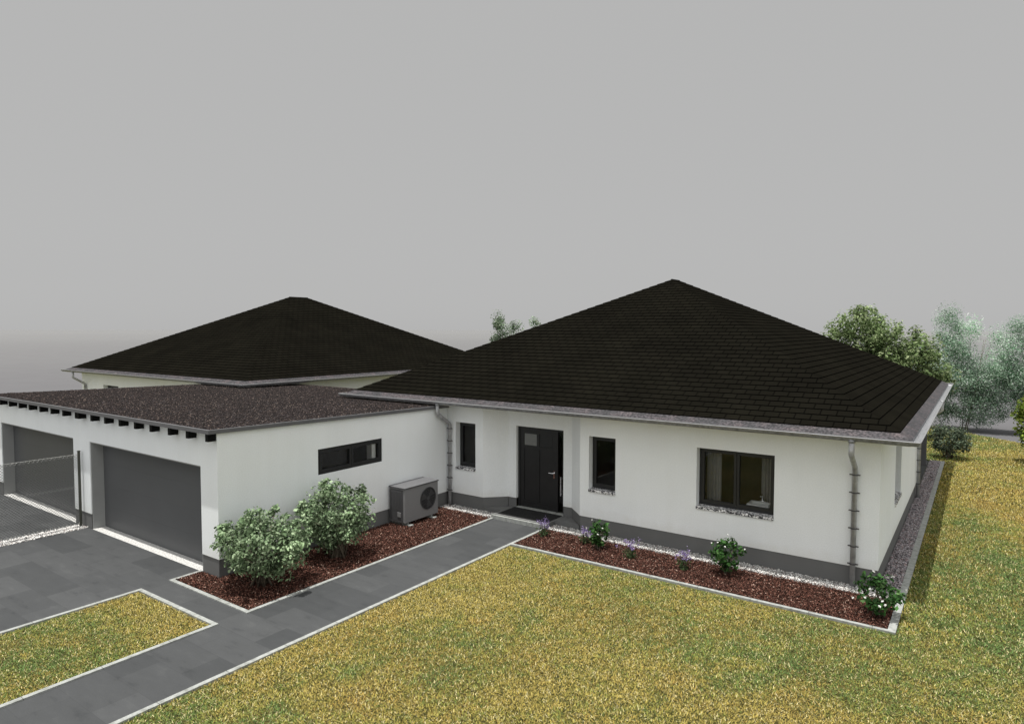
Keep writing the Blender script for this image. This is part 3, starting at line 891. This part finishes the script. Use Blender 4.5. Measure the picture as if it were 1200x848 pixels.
# ------------------------------------------------------------------ small things
def build_heat_pump():
    t = thing('heat_pump', 'grey outdoor heat pump with round fan grille on the bark bed', 'heat pump', (0.34, 5.25, 0))
    x0, x1, y0, y1, z0, z1 = .06, .61, 4.63, 5.88, .10, 1.0
    mb = MB(); mb.box(x0, x1, y0, y1, z0, z1-.03); mb.build('casing', M['casing'], t, bevel=.012)
    mb = MB(); mb.box(x0-.012, x1+.014, y0-.012, y1+.012, z1-.028, z1); l = mb.build('lid', M['fascia'], t, bevel=.008)
    mb = MB(); mb.box(x0-.016, x1+.018, y0-.016, y1+.016, z1-.034, z1-.016); mb.build('lid_rim', M['casing_dark'], l)
    # side panel with louvres on the end towards the street
    mb = MB(); mb.box(x0+.02, x1-.06, y0-.008, y0-.001, z0+.03, z1-.06)
    sp = mb.build('side_panel', M['casing_dark'], t, bevel=.003)
    mb = MB()
    for k in range(7):
        xx = x0+.07+k*.055; mb.box(xx, xx+.022, y0-.016, y0-.008, z0+.32, z1-.12)
    mb.build('louvre', M['casing_dark'], sp)
    mb = MB(); mb.box(x0+.30, x0+.42, y0-.02, y0-.008, z0+.14, z0+.26); mb.build('connection_cover', M['casing'], sp, bevel=.004)
    cy, cz, rr = 5.48, .585, .285
    mb = MB(); n = 40
    pts = [(x1+.002, cy+rr*math.cos(2*math.pi*k/n), cz+rr*math.sin(2*math.pi*k/n)) for k in range(n)]
    mb.face(pts); gl = mb.build('fan_opening', M['fan'], t)
    mb = MB()
    for r_ in (rr, rr*.86, rr*.72, rr*.58, rr*.44, rr*.30):
        w = .010 if r_ == rr else .0035
        ring = [(x1+.018, cy+r_*math.cos(2*math.pi*k/36), cz+r_*math.sin(2*math.pi*k/36)) for k in range(37)]
        mb.tube(ring, w, 5, False)
    for k in range(16):
        a = 2*math.pi*k/16; mb.tube([(x1+.017, cy+.05*math.cos(a), cz+.05*math.sin(a)), (x1+.017, cy+rr*math.cos(a), cz+rr*math.sin(a))], .003, 4)
    mb.build('fan_grille', M['casing_dark'], t)
    mb = MB(); hub = [(x1+.02, cy+.055*math.cos(2*math.pi*k/20), cz+.055*math.sin(2*math.pi*k/20)) for k in range(20)]
    mb.face(hub)
    for k in range(3):
        a = 2*math.pi*k/3+.4; b = a+.75
        mb.face([(x1+.006, cy+.05*math.cos(a), cz+.05*math.sin(a)), (x1+.010, cy+.25*math.cos(a-.1), cz+.25*math.sin(a-.1)), (x1+.006, cy+.26*math.cos(b), cz+.26*math.sin(b)), (x1+.004, cy+.05*math.cos(b), cz+.05*math.sin(b))])
    mb.build('fan_blades', M['casing_dark'], t)
    for yy in (4.78, 5.66):
        mb = MB(); mb.box(x0-.02, x1+.10, yy-.06, yy+.06, -.01, .05); mb.box(x0+.03, x1-.03, yy-.025, yy+.025, .05, .10)
        mb.build('foot', M['concrete'], t, bevel=.006)

def build_fence():
    t = thing('wire_fence', 'thin wire mesh fence with dark post between the two driveways', 'fence', (-6.11, -.08, 0))
    x = -6.11; H = 1.85; yA, yB = -.08, -5.2
    for yy in (yA, -2.62, yB):
        mb = MB(); mb.box(x-.026, x+.026, yy-.024, yy+.024, -.1, 1.92); mb.box(x-.031, x+.031, yy-.029, yy+.029, 1.92, 1.94)
        mb.build('post', M['post'], t)
    mb = MB()
    s = .066; zlo, zhi = .10, H
    def wire(p, q, r=.0038): mb.tube([p, q], r, 4, False)
    L = yA-yB
    n = int((L+(zhi-zlo))/s)
    for k in range(n):
        # rising and falling diagonals, clipped to the panel
        for sg in (1, -1):
            c = yB + k*s - (zhi-zlo)
            a0 = max(c, yB); a1 = min(c+(zhi-zlo), yA)
            if a1-a0 < .02: continue
            za, zb = zlo+(a0-c), zlo+(a1-c)
            if sg == -1: za, zb = zhi-(a0-c), zhi-(a1-c)
            wire((x+.003*sg, a0, za), (x+.003*sg, a1, zb))
    mb.build('wire_mesh', M['wire'], t)
    mb = MB()
    for z in (zlo, zhi): mb.tube([(x, yA, z), (x, yB, z)], .004, 5, False)
    for zc in (H-.03, 1.03):
        pts = []
        m = int(L/.045)
        for k in range(m+1):
            pts.append((x+.004, yA-k*L/m, zc+(.035 if k % 2 else -.035)))
        mb.tube(pts, .0048, 4, False)
    for k in range(int(L/.09)):
        yy = yA-.04-k*.09; mb.box(x-.006, x+.006, yy-.012, yy+.012, .085, .125)
    mb.build('twisted_wire', mottled('pale_wire', (0.45, .45, .43), .2, 10, .5, .4, .3), t)

def build_interior_items():
    t = thing('washbasin', 'white basin with bright tap seen through the right pane of the double window', 'washbasin', (8.50, 7.5, .1))
    mb = MB(); x0, x1, y0, y1, z0, z1 = 8.26, 8.74, 7.34, 7.72, 1.10, 1.22
    mb.box(x0, x1, y0, y1, z0, z0+.04); 
    for b in ((x0, x1, y0, y0+.05), (x0, x1, y1-.09, y1), (x0, x0+.05, y0+.05, y1-.09), (x1-.05, x1, y0+.05, y1-.09)): mb.box(*b, z0+.04, z1)
    mb.build('basin', M['porcelain'], t, bevel=.02)
    mb = MB(); mb.tube([(8.52, 7.67, 1.22), (8.52, 7.67, 1.36), (8.52, 7.62, 1.39), (8.52, 7.53, 1.365)], .02, 8); mb.box(8.44, 8.60, 7.65, 7.69, 1.22, 1.255)
    mb.build('tap', M['chrome'], t, smooth=True)
    mb = MB(); mb.tube([(8.5, 7.53, .1), (8.5, 7.53, 1.10)], [.10, .07], 12); mb.build('pedestal', M['porcelain'], t, smooth=True)
    for x0, x1, lab in ((7.34, 7.66, 'pale grey curtain hanging inside the left pane of the double window'), (8.46, 8.80, 'pale grey curtain hanging inside the right pane of the double window')):
        mb = MB(); n = 14; y = 7.50 if x0 < 8 else 7.80
        P = [(x0+(x1-x0)*k/n, y+.02*math.sin(k*1.9), 0) for k in range(n+1)]
        for a, b in zip(P[:-1], P[1:]): mb.face([(a[0], a[1], .3), (b[0], b[1], .3), (b[0], b[1], 2.5), (a[0], a[1], 2.5)])
        tag(mb.build('curtain', M['curtain'], smooth=True), lab, 'curtain')
    mb = MB(); mb.box(-.30, -.11, 4.20, 4.33, .1, 2.14); mb.box(-.31, -.105, 4.19, 4.34, 2.14, 2.17)  # white box added in place of a bright strip of light in the pane
    tag(mb.build('standin', M['porcelain'], bevel=.006), 'narrow white cabinet added for the bright strip behind the right pane of the garage strip window', 'standin')

# ------------------------------------------------------------------ plants
def clump_leaves(centers, rads, per, size, pal, pp, up=0.5, dark_inside=None, jitter=.25, aspect=.6):
    Ps, Ns, Cs = [], [], []
    for c, r in zip(centers, rads):
        n = max(4, int(per*rng.uniform(.7, 1.3)))
        d = unit(rng.normal(size=(n, 3)))
        rad = rng.random(n)**(1/2.2)
        P = np.array(c)+d*(rad*r)[:, None]
        Ps.append(P); Ns.append(d*.8+rng.normal(size=(n, 3))*.5+np.array([0, 0, up]))
        cc = np.array(pal)[rng.choice(len(pal), n, p=pp)]*rng.uniform(.7, 1.3, (n, 1))*(1+rng.normal(0, jitter))
        Cs.append(cc)
    P = np.concatenate(Ps); Nn = np.concatenate(Ns); C = np.clip(np.concatenate(Cs), .004, .9)
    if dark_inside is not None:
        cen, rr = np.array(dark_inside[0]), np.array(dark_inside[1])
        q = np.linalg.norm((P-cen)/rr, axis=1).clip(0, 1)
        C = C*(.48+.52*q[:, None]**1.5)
    S = rng.uniform(.65, 1.25, len(P))*size
    return leaves(P, S, Nn, C, aspect, .35)

def shrub(name, label, cat, loc, rx, ry, h, zlow, nclump, cr, per, leaf, pal, pp, stems=6, group=None, flower=None, stemcol='bark', loose=0):
    t = thing(name, label, cat, loc, group)
    x, y, z = loc
    cen = np.array([x, y, z+(h+zlow)/2]); ext = np.array([rx, ry, (h-zlow)/2])
    cs, rs = [], []
    while len(cs) < nclump:
        d = rng.normal(size=3); d /= np.linalg.norm(d)
        rad = rng.uniform(.45, 1)**.6*rng.uniform(.86, 1.0)
        taper = 1.0
        p = cen+d*rad*(ext-cr*.7)
        f = (p[2]-(z+zlow))/max(h-zlow, .01)
        if f < .35: 
            k = .72+.8*f; p[0] = x+(p[0]-x)*k; p[1] = y+(p[1]-y)*k
        cs.append(p); rs.append(cr*rng.uniform(.7, 1.25))
    if loose:
        for _ in range(loose):
            d = rng.normal(size=3); d[2] = abs(d[2])*.8+.1; d /= np.linalg.norm(d)
            cs.append(cen+d*ext*rng.uniform(.82, 1.0)); rs.append(cr*rng.uniform(.35, .6))
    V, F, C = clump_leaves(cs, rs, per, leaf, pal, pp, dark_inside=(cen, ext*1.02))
    np_mesh('foliage', V, F, C, M['leaf'], t)
    mb = MB()
    pick = rng.choice(len(cs), min(stems*3, len(cs)), replace=False)
    for k, i in enumerate(pick):
        b = Vector((x+rng.normal(0, rx*.12), y+rng.normal(0, ry*.12), z-.03)); e = Vector(cs[i])
        m = b.lerp(e, .5); m.z += .05*h; m.x = b.x+(e.x-b.x)*.3; m.y = b.y+(e.y-b.y)*.3
        mb.tube([tuple(b), tuple(m), tuple(e)], [.013*h+.002, .009*h+.001, .004], 5)
    mb.build('stems', M[stemcol], t, smooth=True)
    if flower:
        fc, fn, fs = flower
        pts = []
        while len(pts) < fn:
            d = rng.normal(size=3); d /= np.linalg.norm(d)
            if d[2] < -.35 : continue
            pts.append(cen+d*ext*rng.uniform(.88, 1.05))
        for p in pts:
            n = 8; dn = unit(np.array([p-cen+np.array([0, 0, .3])]))[0]
            V, F, C = leaves(p+rng.normal(0, fs*.3, (n, 3)), rng.uniform(.7, 1.2, n)*fs, dn+rng.normal(0, .4, (n, 3)), np.clip(np.array(fc)*rng.uniform(.85, 1.05, (n, 1)), 0, .9), .8, .3)
            np_mesh('blossom', V, F, C, M['leaf'], t)
    return t

def lavender(label, loc, s):
    t = thing('lavender', label, 'flowering plant', loc, 'purple flowered plants in the front bed')
    x, y, z = loc
    n = 150
    P = np.stack([rng.normal(x, .07*s, n), rng.normal(y, .07*s, n), z+rng.uniform(.02, .22*s, n)], 1)
    pal = np.array([(0.05, 0.085, 0.035), (0.085, 0.12, 0.05), (0.03, 0.05, 0.022)])
    V, F, C = leaves(P, rng.uniform(.04, .09, n), rng.normal(size=(n, 3)), pal[rng.choice(3, n)], .4, .3)
    np_mesh('foliage', V, F, C, M['leaf'], t)
    pf = np.array([(0.30, 0.23, 0.46), (0.42, 0.35, 0.56), (0.22, 0.15, 0.38)])
    mb = MB()
    for k in range(15):
        a = rng.uniform(0, 6.28); r = abs(rng.normal(0, .14*s)); e = (x+r*math.cos(a), y+r*math.sin(a), z+rng.uniform(.24, .40)*s)
        mb.tube([(x+.02*math.cos(a), y+.02*math.sin(a), z), (x+.5*r*math.cos(a), y+.5*r*math.sin(a), z+.2*s), e], .004, 4)
        Ps = np.array(e)+rng.normal(0, 1, (14, 3))*np.array([.022, .022, .03])*s
        V, F, C = leaves(Ps, rng.uniform(.02, .036, 14), rng.normal(size=(14, 3))+np.array([0, 0, .6]), pf[rng.choice(3, 14)], .7, .3)
        np_mesh('blossom', V, F, C, M['leaf'], t)
    mb.build('stems', M['bark'], t)

def tree(name, label, loc, h, lobes, per, leaf, pal, pp, trunk_r, cr, group='trees behind the houses', nclump=60, trunks=1, aspect=.55):
    """lobes: list of (dx,dy,zc,rx,ry,rz)"""
    t = thing(name, label, 'tree', loc, group)
    x, y, z = loc
    cs, rs = [], []
    vol = np.array([l[3]*l[4]*l[5] for l in lobes]); vol = vol/vol.sum()
    for l, v in zip(lobes, vol):
        for _ in range(max(3, int(nclump*v))):
            d = rng.normal(size=3); d /= np.linalg.norm(d)
            p = np.array([x+l[0], y+l[1], z+l[2]])+d*np.array(l[3:6])*rng.uniform(.3, 1)**.6
            cs.append(p); rs.append(cr*rng.uniform(.6, 1.3))
    V, F, C = clump_leaves(cs, rs, per, leaf, pal, pp, up=.6, jitter=.22, aspect=aspect)
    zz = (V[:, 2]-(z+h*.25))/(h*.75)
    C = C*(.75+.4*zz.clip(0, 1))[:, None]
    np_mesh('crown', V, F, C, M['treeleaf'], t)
    mb = MB()
    for k in range(trunks):
        dx, dy = (rng.normal(0, .25), rng.normal(0, .25)) if trunks > 1 else (0, 0)
        top = Vector((x+dx*4*(trunks > 1), y+dy*2*(trunks > 1), z+h*.72))
        b = Vector((x+dx, y+dy, z-.1))
        mid = b.lerp(top, .5)+Vector((rng.normal(0, .08), rng.normal(0, .08), 0))
        mb.tube([tuple(b), tuple(b+Vector((0, 0, .3))), tuple(mid), tuple(top)], [trunk_r*1.25, trunk_r, trunk_r*.65, trunk_r*.25], 8)
    for i in rng.choice(len(cs), min(34, len(cs)), replace=False):
        e = Vector(cs[i]); f = rng.uniform(.3, .75)
        s = Vector((x, y, z-.1)).lerp(Vector((x, y, z+h*.72)), f*.9)
        if trunks == 1 and e.z < s.z: s.z = max(z+h*.2, e.z-.4)
        m = s.lerp(e, .5)+Vector((0, 0, .12))
        mb.tube([tuple(s), tuple(m), tuple(e)], [trunk_r*.4, trunk_r*.22, trunk_r*.08], 5)
    mb.build('trunk', M['bark'], t, smooth=True)
    return t

def build_plants():
    pale = [(0.235, 0.325, 0.18), (0.33, 0.42, 0.26), (0.155, 0.23, 0.12), (0.07, 0.11, 0.055)]
    g = 'pale leafy shrubs beside the garage'
    shrub('leafy_shrub', 'large pale green shrub at the garage corner, nearest the street', 'shrub', (1.06, .30, 0), 1.02, .90, 1.52, .10, 130, .22, 46, .078, pale, [.32, .28, .25, .15], 7, g, loose=34)
    shrub('leafy_shrub', 'pale green shrub under the garage strip window, left of the heat pump', 'shrub', (.92, 2.22, 0), .90, .92, 1.72, .10, 130, .22, 44, .078, pale, [.32, .28, .25, .15], 7, g, loose=34)
    dk = [(0.040, 0.105, 0.026), (0.062, 0.150, 0.040), (0.022, 0.055, 0.017), (0.11, 0.20, 0.07)]
    fl = (0.86, 0.86, 0.82)
    g = 'white flowered evergreen shrubs in the front bed'
    shrub('flowering_shrub', 'small dark green shrub with white blossoms below the narrow window right of the door', 'shrub', (5.36, 6.0, 0), .30, .30, .72, .03, 34, .10, 16, .085, dk, [.4, .25, .25, .1], 5, g, (fl, 9, .027))
    shrub('flowering_shrub', 'dark green shrub with white blossoms below the double window', 'shrub', (8.25, 6.12, 0), .40, .38, .84, .03, 40, .11, 17, .085, dk, [.4, .25, .25, .1], 5, g, (fl, 9, .027))
    shrub('flowering_shrub', 'dark green shrub with white blossoms at the right corner of the front bed', 'shrub', (11.0, 5.70, 0), .47, .45, .78, .03, 44, .12, 17, .085, dk, [.4, .25, .25, .1], 5, g, (fl, 11, .028))
    for loc, s, lab in (((3.86, 6.05, 0), .95, 'purple flowered plant beside the path end, nearest the doorstep'), ((4.95, 6.15, 0), .9, 'purple flowered plant just left of the leftmost white flowered shrub'),
                        ((6.2, 5.85, 0), .95, 'purple flowered plant just right of the leftmost white flowered shrub'), ((7.42, 5.9, 0), .95, 'purple flowered plant left of the shrub below the double window')):
        lavender(lab, loc, s)
    grey = [(0.10, 0.135, 0.09), (0.17, 0.21, 0.14), (0.05, 0.075, 0.045), (0.24, 0.27, 0.2)]
    shrub('round_shrub', 'rounded grey green shrub at the far end of the gravel strip', 'shrub', (11.42, 23.6, 0), .95, .9, 1.42, .05, 130, .22, 30, .085, grey, [.4, .22, .28, .1], 6)
    lime = [(0.20, 0.27, 0.045), (0.13, 0.20, 0.03), (0.28, 0.34, 0.08), (0.06, 0.10, 0.02)]
    shrub('bright_shrub', 'bright yellow green shrub on the lawn at the right edge', 'shrub', (14.28, 24.4, 0), 1.05, 1.0, 3.0, .12, 130, .30, 26, .15, lime, [.36, .3, .2, .14], 6)
    # trees behind
    gr = [(0.19, 0.26, 0.115), (0.27, 0.34, 0.165), (0.10, 0.15, 0.06), (0.38, 0.44, 0.25)]
    tree('broadleaf_tree', 'rounded mid green tree behind the right end of the main roof', (8.0, 28.0, 0), 6.6,
         [(-.35, 0, 5.05, .95, .9, 1.1), (.8, 0, 4.6, .8, .9, .75), (-1.4, 0, 4.4, .55, .8, .75), (1.85, .2, 4.0, .75, .8, .95), (0, 0, 3.3, 1.8, 1.4, 1.2), (2.6, .4, 3.2, .8, .8, .9)], 85, .16, gr, [.36, .26, .26, .12], .12, .48, nclump=215)
    bl = [(0.26, 0.39, 0.27), (0.38, 0.50, 0.38), (0.13, 0.26, 0.15), (0.62, 0.72, 0.62)]
    tree('feathery_tree', 'tall airy blue green tree standing beyond the back of the lawn', (11.6, 33.0, -.05), 6.4,
         [(-.8, 0, 4.9, .7, .7, 1.2), (.2, 0, 4.6, .6, .7, .8), (2.2, 0, 4.4, .9, .8, 1.0), (-.8, 0, 3.0, 1.5, 1.1, 1.4), (1.0, 0, 2.8, 1.4, 1.1, 1.3), (0, 0, 1.3, 2.1, 1, .9), (2.2, 0, 2.4, 1.1, .9, 1.3), (3.4, .3, 3.0, 1.0, .9, 1.6), (3.2, .2, 1.5, 1.2, .9, .8)], 330, .075, bl, [.34, .26, .18, .22], .022, .55, nclump=290, trunks=4, aspect=.6)
    pl = [(0.15, 0.215, 0.13), (0.24, 0.31, 0.21), (0.07, 0.11, 0.06), (0.3, 0.33, 0.25)]
    tree('slender_tree', 'slender pale tree showing just above the left slope of the main roof', (-14.85, 30.0, 0), 6.6,
         [(-.2, 0, 5.0, .75, .7, 1.5), (1.3, 0, 4.5, 1.1, .8, .9), (2.6, 0, 4.9, .6, .6, .8), (.8, 0, 3.4, 2.2, 1.2, 1.2)], 110, .14, pl, [.36, .26, .24, .14], .06, .45, nclump=90)
    shrub('leafy_shrub', 'green shrub at the right edge of the lawn casting a shadow', 'shrub', (14.32, 15.5, 0), .95, .95, 1.5, .1, 90, .25, 26, .11, gr, [.36, .26, .26, .12], 6)

# ------------------------------------------------------------------ light
def build_light():
    S = Vector((-0.11, -0.405, 3.0)).normalized()
    ld = bpy.data.lights.new('sun', 'SUN'); ld.energy = 5.0; ld.angle = R(0.5); ld.color = (1.0, 0.975, 0.93)
    lo = bpy.data.objects.new('sun', ld); col.objects.link(lo)
    lo.rotation_euler = (-S).to_track_quat('-Z', 'Y').to_euler(); lo.location = (0, -10, 30)
    w = bpy.data.worlds.new('World'); scene.world = w; w.use_nodes = True
    nt = w.node_tree; nt.nodes.clear()
    out = nt.nodes.new('ShaderNodeOutputWorld')
    sky = N(nt, 'ShaderNodeTexSky', sky_type='NISHITA', sun_disc=False)
    sky.sun_elevation = math.asin(S.z); sky.sun_rotation = math.atan2(S.x, S.y)
    hs = N(nt, 'ShaderNodeHueSaturation'); hs.inputs['Saturation'].default_value = 0.06; hs.inputs['Value'].default_value = 0.15
    nt.links.new(sky.outputs[0], hs.inputs['Color'])
    b1 = N(nt, 'ShaderNodeBackground'); b1.inputs['Strength'].default_value = SKY_STR
    nt.links.new(hs.outputs[0], b1.inputs[0])
    # even grey veil, plus fill added overhead and behind camera for the shaded walls
    tc = N(nt, 'ShaderNodeTexCoord'); sp = N(nt, 'ShaderNodeSeparateXYZ'); nt.links.new(tc.outputs['Generated'], sp.inputs[0])
    m1 = N(nt, 'ShaderNodeMapRange', interpolation_type='SMOOTHSTEP'); setin(m1, From_Min=0.45, From_Max=0.85, To_Min=0.0, To_Max=FILL_TOP)
    nt.links.new(sp.outputs['Z'], m1.inputs['Value'])
    dt = N(nt, 'ShaderNodeVectorMath', operation='DOT_PRODUCT'); dt.inputs[1].default_value = (0.55, -0.835, 0.0)
    nt.links.new(tc.outputs['Generated'], dt.inputs[0])
    m2 = N(nt, 'ShaderNodeMapRange', interpolation_type='SMOOTHSTEP'); setin(m2, From_Min=-0.15, From_Max=0.75, To_Min=0.0, To_Max=FILL_BACK)
    nt.links.new(dt.outputs['Value'], m2.inputs['Value'])
    ad = N(nt, 'ShaderNodeMath', operation='ADD'); nt.links.new(m1.outputs[0], ad.inputs[0]); nt.links.new(m2.outputs[0], ad.inputs[1])
    a2 = N(nt, 'ShaderNodeMath', operation='ADD'); nt.links.new(ad.outputs[0], a2.inputs[0]); a2.inputs[1].default_value = VEIL_BASE
    b2 = N(nt, 'ShaderNodeBackground'); b2.inputs['Color'].default_value = (1.0, 1.0, 0.995, 1)
    nt.links.new(a2.outputs[0], b2.inputs['Strength'])
    ash = N(nt, 'ShaderNodeAddShader'); nt.links.new(b1.outputs[0], ash.inputs[0]); nt.links.new(b2.outputs[0], ash.inputs[1])
    nt.links.new(ash.outputs[0], out.inputs[0])
    scene.view_settings.view_transform = 'Standard'; scene.view_settings.look = 'None'
    scene.view_settings.exposure = 0; scene.view_settings.gamma = 1
    scene.cycles.max_bounces = 8; scene.cycles.transparent_max_bounces = 12

SKY_STR, VEIL_BASE, FILL_TOP, FILL_BACK = 0.05, 0.435, 0.70, 0.50

build_ground()
build_mulch()
build_gravel()
build_grass()
build_main_house()
build_mat()
build_twin()
build_garage()
build_heat_pump()
build_fence()
build_interior_items()
build_plants()
build_light()
